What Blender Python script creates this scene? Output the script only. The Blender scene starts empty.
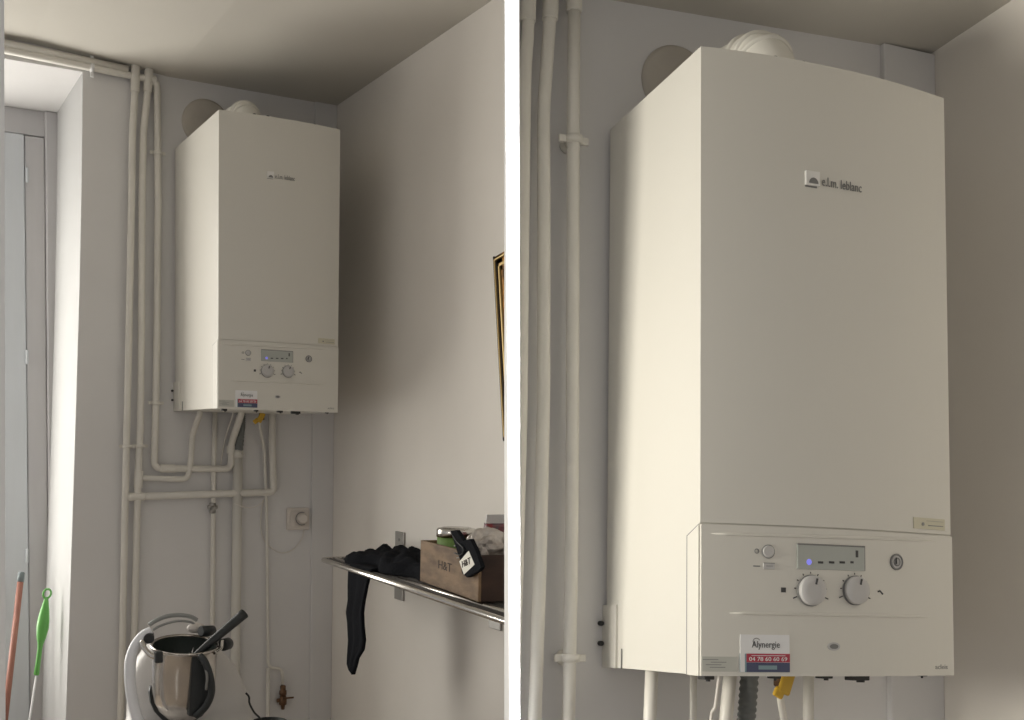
import bpy, bmesh, math, random
from mathutils import Vector, Matrix, Euler
random.seed(4)
V = Vector
SC = bpy.context.scene
COL = SC.collection
PI = math.pi

# ------------------------------------------------------------------ camera
F, CX, CY = 1155.5355, 512.204, 534.9216       # focal length and principal point of a 1024x720 frame

def rot(rx, ry, rz):
    Rx = Matrix.Rotation(rx, 3, 'X'); Ry = Matrix.Rotation(ry, 3, 'Y'); Rz = Matrix.Rotation(rz, 3, 'Z')
    return Rz @ Rx @ Ry

CONV = Matrix(((1, 0, 0), (0, 0, -1), (0, 1, 0)))      # room local (x right, y into the wall, z up) -> (right, down, forward)

class Room:
    """one kitchen corner: x along its back wall, y into the wall, z up; the boiler's top front left corner is 0,0,0"""
    def __init__(s, ang, t, w, h, d, width=.44):
        k = width / w
        s.R = rot(*ang) @ CONV; s.t = V(t) * k
        s.w, s.h, s.d = w * k, h * k, d * k
        s.cam = -(s.R.transposed() @ s.t)
    def at(s, px, py, x=None, y=None, z=None):
        r = s.R.transposed() @ V(((px - CX) / F, (py - CY) / F, 1))
        i, v = (0, x) if x is not None else ((1, y) if y is not None else (2, z))
        return s.cam + r * ((v - s.cam[i]) / r[i])
    def proj(s, p):
        c = s.R @ V(p) + s.t
        return CX + F * c.x / c.z, CY + F * c.y / c.z, c.z

A = Room((0.0758658, -0.5171815, 0.0219078), (-0.2538473, -0.3679906, 1), 0.1113832, 0.2570873, 0.1583757)
B = Room((-0.0783721, -0.3583725, 0.014391), (0.1634175, -0.4229371, 1), 0.2609423, 0.5414229, 0.1822713)
H = 2.65                                                # height of the left boiler's top above the floor
A.F = Matrix.Translation((0, 0, H))
CVB = Matrix(((1, 0, 0), (0, -1, 0), (0, 0, -1)))       # cv camera axes -> blender camera axes
camM = A.F @ Matrix.Translation(A.cam) @ (A.R.transposed() @ CVB).to_4x4()
B.F = camM @ (Matrix.Translation(CVB @ B.t) @ (CVB @ B.R).to_4x4())

cd = bpy.data.cameras.new('camera'); cam = bpy.data.objects.new('camera', cd); COL.objects.link(cam)
cam.matrix_world = camM
cd.sensor_width = 36; cd.lens = F / 1024 * 36
cd.shift_x = (512 - CX) / 1024; cd.shift_y = (CY - 360) / 1024
cd.clip_start = .02
SC.camera = cam

# ------------------------------------------------------------------ materials
def mat(name, col, rough=.5, metal=0., noise=0., nscale=6., bump=0., bscale=60., col2=None, spec=.5, trans=0., emit=None, estr=0., alpha=1., coat=0., stretch=None):
    m = bpy.data.materials.new(name); m.use_nodes = True
    nt = m.node_tree; b = nt.nodes['Principled BSDF']
    b.inputs['Base Color'].default_value = (*col, 1)
    b.inputs['Roughness'].default_value = rough; b.inputs['Metallic'].default_value = metal
    b.inputs['Specular IOR Level'].default_value = spec
    b.inputs['Transmission Weight'].default_value = trans
    b.inputs['Coat Weight'].default_value = coat
    if emit: b.inputs['Emission Color'].default_value = (*emit, 1); b.inputs['Emission Strength'].default_value = estr
    tc = nt.nodes.new('ShaderNodeTexCoord'); src = tc.outputs['Object']
    if stretch:
        mp = nt.nodes.new('ShaderNodeMapping'); mp.inputs['Scale'].default_value = stretch
        nt.links.new(src, mp.inputs['Vector']); src = mp.outputs['Vector']
    if noise or col2:
        n = nt.nodes.new('ShaderNodeTexNoise'); n.inputs['Scale'].default_value = nscale; n.inputs['Detail'].default_value = 5
        r = nt.nodes.new('ShaderNodeValToRGB')
        c2 = col2 or tuple(max(0, c * (1 - noise)) for c in col)
        r.color_ramp.elements[0].color = (*c2, 1); r.color_ramp.elements[1].color = (*col, 1)
        r.color_ramp.elements[0].position = .35; r.color_ramp.elements[1].position = .65
        nt.links.new(src, n.inputs['Vector']); nt.links.new(n.outputs['Fac'], r.inputs['Fac'])
        nt.links.new(r.outputs['Color'], b.inputs['Base Color'])
    if bump:
        n2 = nt.nodes.new('ShaderNodeTexNoise'); n2.inputs['Scale'].default_value = bscale; n2.inputs['Detail'].default_value = 4
        bp = nt.nodes.new('ShaderNodeBump'); bp.inputs['Strength'].default_value = bump; bp.inputs['Distance'].default_value = .01
        nt.links.new(src, n2.inputs['Vector']); nt.links.new(n2.outputs['Fac'], bp.inputs['Height'])
        nt.links.new(bp.outputs['Normal'], b.inputs['Normal'])
    return m

M = {}
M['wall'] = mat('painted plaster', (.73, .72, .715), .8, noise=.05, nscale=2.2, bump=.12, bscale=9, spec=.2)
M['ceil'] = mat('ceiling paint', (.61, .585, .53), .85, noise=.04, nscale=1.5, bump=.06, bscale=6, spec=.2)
M['wallr'] = mat('side wall plaster', (.87, .83, .77), .8, noise=.05, nscale=2.0, bump=.14, bscale=5, spec=.2)
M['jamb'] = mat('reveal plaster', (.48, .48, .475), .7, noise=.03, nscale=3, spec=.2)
M['pipe'] = mat('cream pipe paint', (.74, .715, .655), .42, noise=.06, nscale=9, bump=.1, bscale=30)
M['pipe2'] = mat('grey white pvc', (.66, .64, .59), .5, noise=.04, nscale=9)
M['wood_white'] = mat('white joinery paint', (.62, .65, .68), .5, noise=.04, nscale=6, stretch=(3, 3, .4))
M['wood_pink'] = mat('aged joinery paint', (.58, .57, .575), .5, noise=.05, nscale=6, stretch=(3, 3, .4))
M['enamel'] = mat('white enamel steel', (.70, .68, .62), .38, noise=.015, nscale=2, coat=.1)
M['panel'] = mat('white plastic', (.69, .67, .61), .45)
M['duct'] = mat('white flue duct', (.74, .72, .66), .45)
M['lcd'] = mat('grey display glass', (.42, .44, .41), .25)
M['knob'] = mat('grey plastic knob', (.52, .51, .50), .4)
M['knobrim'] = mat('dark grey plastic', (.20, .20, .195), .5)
M['dark'] = mat('dark print', (.06, .06, .06), .6)
M['greyp'] = mat('grey print', (.25, .25, .24), .6)
M['white'] = mat('white label', (.80, .80, .80), .5)
M['greylab'] = mat('grey foil label', (.50, .50, .45), .45)
M['beigelab'] = mat('beige label', (.60, .57, .44), .5)
M['red'] = mat('red band', (.42, .04, .07), .5)
M['navy'] = mat('navy band', (.07, .08, .15), .5)
M['teal'] = mat('teal patch', (.22, .32, .35), .5)
M['blue_led'] = mat('blue led', (.2, .2, .9), .4, emit=(.28, .28, 1.0), estr=.5)
M['silver'] = mat('silver badge', (.80, .79, .76), .35, metal=.1)
M['chrome'] = mat('brushed steel', (.62, .60, .57), .22, metal=1, bump=.02, bscale=200)
M['steel'] = mat('bowl steel', (.60, .57, .54), .2, metal=1, bump=.03, bscale=40, stretch=(1, 1, .2))
M['slat'] = mat('dark steel slat', (.07, .065, .06), .55, metal=.4)
M['dsteel'] = mat('dull steel', (.38, .37, .35), .4, metal=.9)
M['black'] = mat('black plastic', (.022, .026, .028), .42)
M['cloth'] = mat('black cloth', (.010, .011, .014), .95, bump=.5, bscale=180, spec=.1)
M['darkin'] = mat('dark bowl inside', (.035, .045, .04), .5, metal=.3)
M['body'] = mat('white appliance plastic', (.62, .60, .58), .42)
M['bodyw'] = mat('bright white plastic', (.86, .88, .92), .35)
M['clear'] = mat('smoky plastic band', (.30, .31, .30), .3)
M['wood'] = mat('old pine', (.24, .155, .085), .7, col2=(.12, .072, .038), nscale=7, bump=.2, bscale=30, stretch=(8, 1, 5))
M['woodd'] = mat('dark pine', (.055, .026, .016), .6, col2=(.03, .014, .009), nscale=8, stretch=(1, 4, 4))
M['ink'] = mat('burnt ink', (.03, .018, .012), .8)
M['paper'] = mat('cream paper', (.82, .80, .72), .6)
M['green'] = mat('green enamel', (.16, .27, .07), .45)
M['foil'] = mat('crumpled foil bag', (.62, .58, .54), .3, metal=.35, bump=.8, bscale=25, col2=(.40, .36, .33), nscale=30)
M['redpack'] = mat('red packet', (.28, .045, .05), .4, col2=(.14, .12, .14), nscale=40)
M['film'] = mat('greyish film', (.6, .6, .62), .2, col2=(.5, .48, .47), nscale=8)
M['gold'] = mat('gilt', (.46, .22, .04), .4, metal=.7, col2=(.12, .06, .02), nscale=30, bump=.6, bscale=60)
M['goldl'] = mat('gilt edge', (.50, .36, .15), .35, metal=.6)
M['frdark'] = mat('frame edge', (.03, .02, .012), .6)
M['canvas'] = mat('painting canvas', (.20, .12, .06), .7, col2=(.09, .05, .03), nscale=9)
M['handle_red'] = mat('brown red broom stick', (.34, .14, .10), .5, noise=.2, nscale=12, stretch=(4, 4, .5))
M['capgrey'] = mat('blue grey cap', (.16, .19, .20), .5)
M['lime'] = mat('green plastic handle', (.13, .42, .09), .35)
M['hose'] = mat('grey flexible hose', (.16, .17, .165), .55)
M['yellow'] = mat('yellow valve lever', (.62, .38, .03), .45)
M['brass'] = mat('tarnished brass', (.20, .11, .06), .4, metal=.6, noise=.4, nscale=60)
M['cable'] = mat('white cable', (.70, .67, .62), .5)
M['pcream'] = mat('socket plastic', (.68, .63, .58), .45)
M['floor'] = mat('floor tiles', (.42, .36, .30), .5, noise=.2, nscale=4)
M['table'] = mat('worktop laminate', (.40, .37, .34), .5)
M['edge'] = mat('bright white paint', (.93, .93, .93), .6, spec=.2)
M['glass'] = mat('window glass', (.95, .97, 1), .02, trans=1)
M['patch'] = mat('bare plaster', (.56, .52, .46), .9, noise=.12, nscale=12)
M['smudge'] = mat('dark rubber', (.04, .04, .04), .7)

# ------------------------------------------------------------------ mesh helpers (all in room coordinates)
class MB:
    def __init__(s): s.bm = bmesh.new()
    def poly(s, pts, smooth=False):
        f = s.bm.faces.new([s.bm.verts.new(p) for p in pts]); f.smooth = smooth; return s
    def box(s, lo, hi, bevel=0, mtx=None):
        lo, hi = V(lo), V(hi)
        r = bmesh.ops.create_cube(s.bm, size=1)
        for v in r['verts']:
            v.co = V(((lo[i] + hi[i]) / 2 + v.co[i] * (hi[i] - lo[i]) for i in range(3)))
        if bevel:
            es = list({e for v in r['verts'] for e in v.link_edges})
            rr = bmesh.ops.bevel(s.bm, geom=es, offset=bevel, segments=2, affect='EDGES', profile=.5)
            vs = {v for f in rr['faces'] for v in f.verts}
            allv = vs
        if mtx is not None:
            vs = r['verts'] if not bevel else [v for v in allv]
            for v in vs: v.co = mtx @ v.co
        return s
    def prism(s, pts, ext):
        """closed polygon pts extruded by vector ext"""
        ext = V(ext); a = [s.bm.verts.new(V(p)) for p in pts]; b = [s.bm.verts.new(V(p) + ext) for p in pts]
        s.bm.faces.new(a); s.bm.faces.new(b[::-1]); n = len(a)
        for i in range(n): s.bm.faces.new((a[i], b[i], b[(i + 1) % n], a[(i + 1) % n]))
        return s
    def rings(s, rings, cap=True, smooth=True, closed=True):
        vr = [[s.bm.verts.new(p) for p in r] for r in rings]; n = len(vr[0])
        for i in range(len(vr) - 1):
            for j in range(n if closed else n - 1):
                k = (j + 1) % n
                f = s.bm.faces.new((vr[i][j], vr[i][k], vr[i + 1][k], vr[i + 1][j])); f.smooth = smooth
        if cap:
            s.bm.faces.new(vr[0][::-1]); s.bm.faces.new(vr[-1])
        return s
    def tube(s, path, r, n=14, cap=True, flat=None):
        path = [V(p) for p in path]; m = len(path)
        rs = r if isinstance(r, (list, tuple)) else [r] * m
        ring = []; up = None
        for i, p in enumerate(path):
            t = (path[min(i + 1, m - 1)] - path[max(i - 1, 0)]).normalized()
            if up is None:
                up = t.orthogonal().normalized() if flat is None else V(flat)
            up = (up - t * up.dot(t)).normalized(); sd = t.cross(up)
            k = 1 if flat is None else .45
            ring.append([p + (up * math.cos(a) * k + sd * math.sin(a)) * rs[i] for a in [2 * PI * j / n for j in range(n)]])
        return s.rings(ring, cap)
    def lathe(s, prof, c, axis=(0, 0, 1), n=32, cap=True):
        """prof: list of (radius, height along axis)"""
        ax = V(axis).normalized(); u = ax.orthogonal().normalized(); w = ax.cross(u); c = V(c)
        return s.rings([[c + ax * h + (u * math.cos(a) + w * math.sin(a)) * max(r, 1e-5) for a in [2 * PI * j / n for j in range(n)]] for r, h in prof], cap)
    def cyl(s, c, axis, r, h, bevel=0, n=24):
        if bevel: return s.lathe([(r - bevel, 0), (r, bevel), (r, h - bevel), (r - bevel, h)], c, axis, n)
        return s.lathe([(r, 0), (r, h)], c, axis, n)
    def text(s, txt, o, right, up, width=None, size=.01, depth=.0004, align='CENTER'):
        cu = bpy.data.curves.new('t', 'FONT'); cu.body = txt; cu.align_x = align; cu.align_y = 'CENTER'; cu.extrude = .02; cu.resolution_u = 3
        ob = bpy.data.objects.new('t', cu); COL.objects.link(ob)
        dg = bpy.context.evaluated_depsgraph_get(); me = bpy.data.meshes.new_from_object(ob.evaluated_get(dg))
        xs = [v.co.x for v in me.vertices]; wd = max(xs) - min(xs)
        kx = (width / wd) if width else size; ky = size
        right, up = V(right).normalized(), V(up).normalized(); nr = right.cross(up)
        vs = [s.bm.verts.new(V(o) + right * v.co.x * kx + up * v.co.y * ky + nr * (v.co.z / .02 * depth)) for v in me.vertices]
        for p in me.polygons:
            try: s.bm.faces.new([vs[i] for i in p.vertices])
            except ValueError: pass
        bpy.data.objects.remove(ob); bpy.data.curves.remove(cu); bpy.data.meshes.remove(me)
        return s

def sm(pts, rad=.02, seg=6):
    """round the corners of a polyline"""
    pts = [V(p) for p in pts]; out = [pts[0]]
    for i in range(1, len(pts) - 1):
        a, b, c = pts[i - 1], pts[i], pts[i + 1]
        la, lc = (a - b).length, (c - b).length
        r = min(rad, la * .45, lc * .45)
        p, q = b + (a - b).normalized() * r, b + (c - b).normalized() * r
        for k in range(seg + 1):
            t = k / seg; out.append(p * (1 - t) ** 2 + b * 2 * t * (1 - t) + q * t * t)
    out.append(pts[-1]); return out

def spline(pts, seg=8):
    pts = [V(p) for p in pts]; P = [pts[0] * 2 - pts[1]] + pts + [pts[-1] * 2 - pts[-2]]; out = []
    for i in range(1, len(P) - 2):
        for k in range(seg):
            t = k / seg; a, b, c, d = P[i - 1:i + 3]
            out.append(.5 * ((2 * b) + (c - a) * t + (2 * a - 5 * b + 4 * c - d) * t * t + (3 * b - a - 3 * c + d) * t ** 3))
    out.append(pts[-1]); return out

def tag(o, label=None, cat=None, group=None, kind=None):
    if label: o['label'] = label
    if cat: o['category'] = cat
    if group: o['group'] = group
    if kind: o['kind'] = kind
    return o

BASE = {}
def empty(name, room, base, label, cat, group=None):
    o = bpy.data.objects.new(name, None); COL.objects.link(o); o.empty_display_size = .05
    o.matrix_world = room.F @ Matrix.Translation(V(base)); BASE[o.name] = V(base)
    return tag(o, label, cat, group)

def build(name, mb, m, room, parent=None, base=None, label=None, cat=None, group=None, kind=None, fix=True):
    bm = mb.bm
    bmesh.ops.recalc_face_normals(bm, faces=bm.faces)
    b = BASE[parent.name] if parent else V(base if base is not None else (0, 0, 0))
    if not parent and base is None:                     # base of a free mesh: centre of its foot
        xs = [v.co.x for v in bm.verts]; ys = [v.co.y for v in bm.verts]; zs = [v.co.z for v in bm.verts]
        b = V(((min(xs) + max(xs)) / 2, (min(ys) + max(ys)) / 2, min(zs)))
    for v in bm.verts: v.co -= b
    me = bpy.data.meshes.new(name); bm.to_mesh(me); bm.free()
    me.materials.append(m if not isinstance(m, str) else M[m])
    o = bpy.data.objects.new(name, me); COL.objects.link(o)
    if parent: o.parent = parent; BASE[o.name] = b
    else: o.matrix_world = room.F @ Matrix.Translation(b); BASE[o.name] = b
    return tag(o, label, cat, group, kind)

def struct(name, mb, m, room, label=None, parent=None):
    o = build(name, mb, m, room, parent, kind=None if parent else 'structure')
    if label: o['label'] = label
    return o

# ================================================================== THE LEFT KITCHEN CORNER
a = A.at
YW = A.d + .012                        # face of the back wall
ZC = .272                              # ceiling
FL = -H                                # floor in room coordinates
XR = A.at(335.5, 300, y=A.d + .012 - .012).x                              # right wall
NB = 1.30                              # back of the window niche
# --- back wall: solid right part with the slightly leaning reveal, and the beam over the niche
jt, jb = a(83, 73, y=YW), a(66, 720, y=YW)
EDGE = [(lambda p: (p.z, p.x))(a(x_, y_, y=YW)) for x_, y_ in ((83.5, 60), (83, 73), (82, 180), (79.8, 290), (77.6, 363), (75, 450), (72, 543), (69.5, 620), (66, 720))]
EDGE = [(EDGE[0][0] + .2, EDGE[0][1])] + EDGE + [(FL, EDGE[-1][1] - .01)]
def jx(z):
    for (za, xa), (zb, xb_) in zip(EDGE, EDGE[1:]):
        if zb <= z <= za: return xa + (xb_ - xa) * (z - za) / (zb - za)
    return EDGE[0][1] if z > EDGE[0][0] else EDGE[-1][1]
zl = a(45, 65.5, y=YW).z               # underside of the beam
EZ = [z for z, _ in EDGE]
mb = MB().prism([(XR + .2, YW, FL), (XR + .2, YW, ZC + .1), (jx(ZC), YW, ZC + .1)] + [(x, YW, z) for z, x in EDGE[1:]], (0, NB + .1 - YW, 0))
struct('wall_back', mb, 'wall', A, 'grey white plaster wall carrying the pipes of the left room')
mb = MB().box((-2.6, YW, zl), (jx(zl) + .0, NB + .1, ZC + .1))
struct('trim_1', mb, 'wall', A, 'beam over the window niche')
ez_ = [zl] + [z for z in EZ if FL <= z < zl]
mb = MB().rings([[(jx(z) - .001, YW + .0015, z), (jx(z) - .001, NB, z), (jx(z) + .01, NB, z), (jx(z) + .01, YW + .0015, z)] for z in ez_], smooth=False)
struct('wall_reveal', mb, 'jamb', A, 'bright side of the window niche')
mb = MB().box((-3.2, YW, FL), (-1.75, NB + .1, ZC + .1)); struct('wall_left', mb, 'wall', A)
mb = MB().box((XR, -1.85, FL), (XR + .10, YW + .1, ZC + .1)); struct('wall_right', mb, 'wallr', A)
cz_ = lambda x: ZC + .034 * max(0, min(1, (-.02 - x) / .5))        # the old ceiling rises a little towards the window
xs_ = [-3.2, -.60, -.52, -.27, -.02, XR + .1]
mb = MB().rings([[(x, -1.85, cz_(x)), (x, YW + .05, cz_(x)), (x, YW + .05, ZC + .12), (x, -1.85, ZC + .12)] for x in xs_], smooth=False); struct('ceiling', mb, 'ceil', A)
mb = MB().box((-3.4, -5.6, FL - .1), (3.2, NB + .2, FL)); struct('floor', mb, 'floor', A)
# chase boxed in the corner
c0 = a(312, 500, y=YW - .012)
mb = MB().box((c0.x, YW - .012, FL), (XR, YW + .01, ZC), .003)
struct('trim_2', mb, 'wall', A, 'boxed pipe chase in the corner')

# --- window at the back of the niche
win = empty('window_1', A, (-1.0, NB, FL), None, None); win['kind'] = 'structure'; win['label'] = 'white joinery window at the back of the niche'
def wx(px, py=400): return a(px, py, y=NB).x
xe = [wx(-2), wx(26), wx(46.5), jx(-1.2) + .04]
ztop = a(30, 136, y=NB).z
build('frame_head', MB().box((-1.75, NB - .012, ztop), (xe[3], NB + .06, zl), .004), 'wood_pink', A, win)
build('casing', MB().box((xe[2], NB - .035, FL), (xe[3], NB + .06, zl), .006), 'wood_pink', A, win)
build('casing', MB().box((-1.75, NB - .035, FL), (-1.69, NB + .06, zl), .006), 'wood_white', A, win)
lf = build('shutter_leaf', MB().box((xe[1] + .0015, NB - .02, FL + .02), (xe[2] - .0012, NB + .03, ztop - .004), .005), 'wood_pink', A, win)
hy = (175, 357, 556)
lf2 = build('casement_leaf', MB().box((xe[0], NB - .03, FL + .02), (xe[1] - .0005, NB + .03, ztop - .004), .006).box((-1.69, NB - .03, FL + .02), (-1.62, NB + .03, ztop - .004), .006)
            .box((-1.62, NB - .03, ztop - .09), (xe[0], NB + .03, ztop - .004), .004).box((-1.62, NB - .03, FL + .02), (xe[0], NB + .03, FL + .35), .004), 'wood_white', A, win)
build('pane', MB().box((-1.62, NB, FL + .35), (xe[0], NB + .006, ztop - .09)), 'glass', A, win)
for y_ in hy:
    p = a(27, y_, y=NB - .035); build('hinge', MB().cyl((p.x, NB - .036, p.z - .03), (0, 0, 1), .006, .06, .002, 10), 'wood_white', A, win)

# --- narrow white door edge in the foreground at the left rim
pt, pb = a(5.6, 0, y=-1.1), a(2.0, 720, y=-1.1)
mb = MB().prism([(pt.x, -1.1, pt.z + .3), (pt.x - .10, -1.1, pt.z + .3), (pb.x - .10, -1.1, FL), (pb.x, -1.1, FL)], (0, .04, 0))
struct('trim_3', mb, 'edge', A, 'white door edge at the left rim')

# --- pipes
PR = .0133
def off(px, py, o): return a(px, py, y=YW - o)
def run(pts, o): return [off(x, y, o) for x, y in pts]
def clip(room, p, r, side, parent):
    """two half shell collar with a stand-off screw to the wall"""
    m = MB().lathe([(r + .0005, -.007), (r + .0045, -.006), (r + .0045, .006), (r + .0005, .007)], p, (0, 0, 1), 20)
    m.box((p.x - r - .016, p.y - .003, p.z - .006), (p.x - r - .001, p.y + .003, p.z + .006), .001)
    m.box((p.x + r + .001, p.y - .003, p.z - .006), (p.x + r + .016, p.y + .003, p.z + .006), .001)
    yw = (YW if room is A else YB)
    m.cyl((p.x, p.y, p.z), (0, 1, 0), .004, yw - p.y, n=10)
    m.cyl((p.x, yw - .004, p.z), (0, 1, 0), .013, .0045, n=16)
    build('pipe_clip', m, 'pipe', room, parent)
def sleeve(room, pa, pb, r, parent, name='fitting', m='pipe'):
    d = V(pb) - V(pa); L = d.length
    build(name, MB().lathe([(r * .98, 0), (r * 1.22, .0004), (r * 1.26, .0018), (r * 1.26, .003), (r * 1.26, L - .003), (r * 1.26, L - .0018), (r * 1.22, L - .0004), (r * .98, L)], pa, d, 20), m, room, parent)
def pipe_thing(room, pts, r, label, cat='pipe', name='heating_pipe', rad=.03, m='pipe', group=None, n=16):
    pts = [V(p) for p in pts]; b = min(pts, key=lambda p: p.z)
    e = empty(name, room, b, label, cat, group)
    build('tube', MB().tube(sm(pts, rad), r, n), m, room, e)
    return e
G1 = None
O1, O2, O3 = .030, .030, .030
def zc(p, z):  q = V(p); q.z = z; return q
p1 = run([(135.5, 64), (135, 92), (132.5, 130), (131.5, 200), (129, 330), (127, 420), (124.8, 520), (122.5, 640), (120.5, 722)], O1)
p1[0].z = ZC + .012
e1 = pipe_thing(A, p1 + [zc(p1[-1], FL)], PR, 'cream painted pipe nearest the window niche, running down the left wall from the ceiling')
sleeve(A, p1[0], p1[1], PR, e1)
p2 = run([(149, 66), (147.5, 92), (143.5, 130), (142, 200), (141.5, 330), (140.5, 420), (138, 480), (136, 560), (134, 640), (132, 722)], O2)
p2[0].z = ZC + .006
e2 = pipe_thing(A, p2 + [zc(p2[-1], FL)], PR, 'middle one of the three cream painted risers left of the smaller boiler')
sleeve(A, p2[0], p2[1], PR, e2)
sleeve(A, off(139, 470, O2), off(138, 488, O2), PR, e2)
q = run([(141, 478), (188, 479.5), (191.5, 455), (192, 436), (196, 414)], O2); q[-1].y -= .06; q.append(V((q[-1].x, q[-1].y, -A.h + .005)))
build('branch', MB().tube(sm(q, .03), PR * .85, 14), 'pipe', A, e2)
p3 = [off(-30, 43, .026), off(131, 75.5, .026), off(157, 81, .026), off(157.5, 130, .026), off(158, 200, .026), off(157, 330, .026), off(155.5, 420, .026), off(154, 468.5, .026),
      off(231, 469, .026), off(231, 445, .026), off(235.5, 414, .026)]
p3[-1].y -= .08; p3.append(V((p3[-1].x, p3[-1].y, -A.h + .005)))
e3 = pipe_thing(A, p3, PR, 'long cream pipe coming along the ceiling, then down and turning under the left boiler')
sleeve(A, off(160, 468.4, .026), off(175, 468.5, .026), PR, e3)
sleeve(A, off(230.8, 454, .026), off(231, 446, .026), PR, e3)
sleeve(A, off(150, 79.6, .026), off(156, 80.6, .026), PR, e3)
p0 = [off(-30, 35.5, .030), off(128, 69.5, .030)]
e0 = pipe_thing(A, p0, PR, 'upper of the two horizontal pipes under the ceiling, left room')
p4 = run([(127, 497), (273.5, 492), (270.5, 478), (270, 414)], .030)
p4[2] = off(273.0, 480, .03); p4[3] = off(272, 414, .03); p4.append(V((p4[-1].x, p4[-1].y, -A.h + .005)))
e4 = pipe_thing(A, p4, PR * 1.1, 'horizontal cream pipe crossing low under the left boiler from the outer riser')
sleeve(A, off(129, 496.8, .03), off(144, 496.4, .03), PR, e4)
clip(A, off(133 - 6, 446.5, O1), PR, -1, e1); clip(A, off(140, 446, O2), PR, -1, e2)
clip(A, off(157.6, 153, .026), PR, -1, e3); clip(A, off(156, 403, .026), PR, -1, e3)
m = MB(); p = off(92, 67.5, .026)
m.lathe([(PR + .0005, -.007), (PR + .005, -.006), (PR + .005, .006), (PR + .0005, .007)], p, p3[1] - p3[0], 20).cyl(p, (0, 1, 0), .004, .026, n=10)
m.box((p.x - .006, p.y - .004, p.z - .035), (p.x + .006, p.y + .004, p.z - PR), .001).box((p.x - .006, p.y - .004, p.z + PR), (p.x + .006, p.y + .004, p.z + .05), .001)
build('pipe_clip', m, 'white', A, e3)
p5 = run([(215, 414), (213.5, 470), (212.5, 600), (211.5, 722)], .018); p5[0].z = -A.h + .004
e5 = pipe_thing(A, p5 + [zc(p5[-1], FL)], .0095, 'thin cream pipe dropping straight down below the left boiler, with a small valve')
p = off(212.6, 508, .018)
build('valve', MB().lathe([(.008, -.022), (.013, -.02), (.013, -.006), (.010, -.004), (.010, .004), (.013, .006), (.013, .02), (.008, .022)], p, (0, 0, 1), 14)
      .cyl((p.x, p.y - .028, p.z), (0, 1, 0), .009, .02, .002, 12).cyl((p.x - .02, p.y, p.z + .004), (1, 0, 0), .007, .04, .001, 12), 'dsteel', A, e5)
p6 = run([(238, 450), (236, 600), (234.5, 722)], .026)
e6 = pipe_thing(A, p6 + [zc(p6[-1], FL)], .0195, 'thick grey white drain pipe standing open below the left boiler', name='drain_pipe', m='pipe2')
build('open_end', MB().lathe([(.0185, -.03), (.0212, -.029), (.0212, .001), (.0190, .001), (.0190, -.02)], p6[0], (0, 0, 1), 24, cap=False), 'pipe2', A, e6)
h1 = off(241, 412, .05); h1.z = -A.h + .004; h2 = off(238, 460, .026)
path = spline([h1, h1 + V((0, .0, -.05)), (h1 + h2) / 2 + V((.002, .0, .01)), h2], 26)
build('flexible_hose', MB().tube(path, [.0172 + .0012 * math.sin(i * 1.6) for i in range(len(path))], 16), 'hose', A,
      label='dark grey ribbed condensate hose running from the left boiler into the drain pipe', cat='hose')
# gas pipe with yellow lever
g0 = off(258, 414, .06); g0.z = -A.h + .004; g0.y -= .05
pg = [g0, off(259, 424, .05), off(264, 447, .022), off(266.5, 505, .018), off(267.5, 600, .018), off(268, 668, .018), off(282, 668, .018), off(282.5, 684, .018)]
eg = pipe_thing(A, pg, .0062, 'thin white gas pipe below the left boiler ending in a brass tap', name='gas_pipe')
pgb = pg[5]; build('lower_tube', MB().tube([pgb, zc(pgb, FL)], .0078, 12), 'pipe', A, eg)
lv = MB().cyl(g0 + V((0, 0, -.03)), (0, 0, 1), .011, .03, .002, 12)
build('valve_body', lv, 'brass', A, eg)
p = g0 + V((-.004, -.016, -.012))
build('lever', MB().box((-.011, -.004, -.030), (.011, .004, .012), .003, Matrix.Translation(p) @ Matrix.Rotation(.5, 4, 'Y')).box((-.006, -.002, -.044), (.012, .005, -.022), .002, Matrix.Translation(p) @ Matrix.Rotation(.9, 4, 'Y')), 'yellow', A, eg, label='yellow lever')
p = off(283, 686, .020)
m = MB().lathe([(.008, .004), (.012, 0), (.012, -.018), (.016, -.020), (.016, -.036), (.013, -.038), (.014, -.052), (.017, -.055), (.017, -.078), (.010, -.082), (.007, -.10)], p, (0, 0, 1), 8)
m.cyl(p + V((0, -.03, -.045)), (0, 1, 0), .006, .03, n=10).box((p.x - .012, p.y - .036, p.z - .049), (p.x + .036, p.y - .030, p.z - .042), .001)
m.cyl(p + V((-.026, 0, -.06)), (1, 0, 0), .009, .03, .001, 8)
build('brass_tap', m, 'brass', A, label='small tarnished brass tap at the end of the thin pipe, near the floor chase', cat='tap')
# thin cables
q = [off(229.5, 412, .03), off(225, 440, .012), off(220.5, 464, .008)]; q[0].z = -A.h + .004; q[0].y -= .06
build('cable', MB().tube(spline(q), .0032, 8), 'cable', A, label='short white cable dropping behind the thin straight pipe of the left boiler', cat='cable')
q = run([(263, 500), (261, 515), (261, 530), (266, 543), (280, 552.5), (292, 550), (301, 540), (304, 530)], .006)
build('cable', MB().tube(spline(q), .0022, 8), 'cable', A, label='white cable looping under the wall thermostat socket', cat='cable')
q = run([(234, 503), (246, 507.5), (257, 506), (264, 500)], .056)
build('cable', MB().tube(spline(q), .0022, 8), 'cable', A, label='short cable sagging just below the low horizontal pipe', cat='cable')

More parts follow.
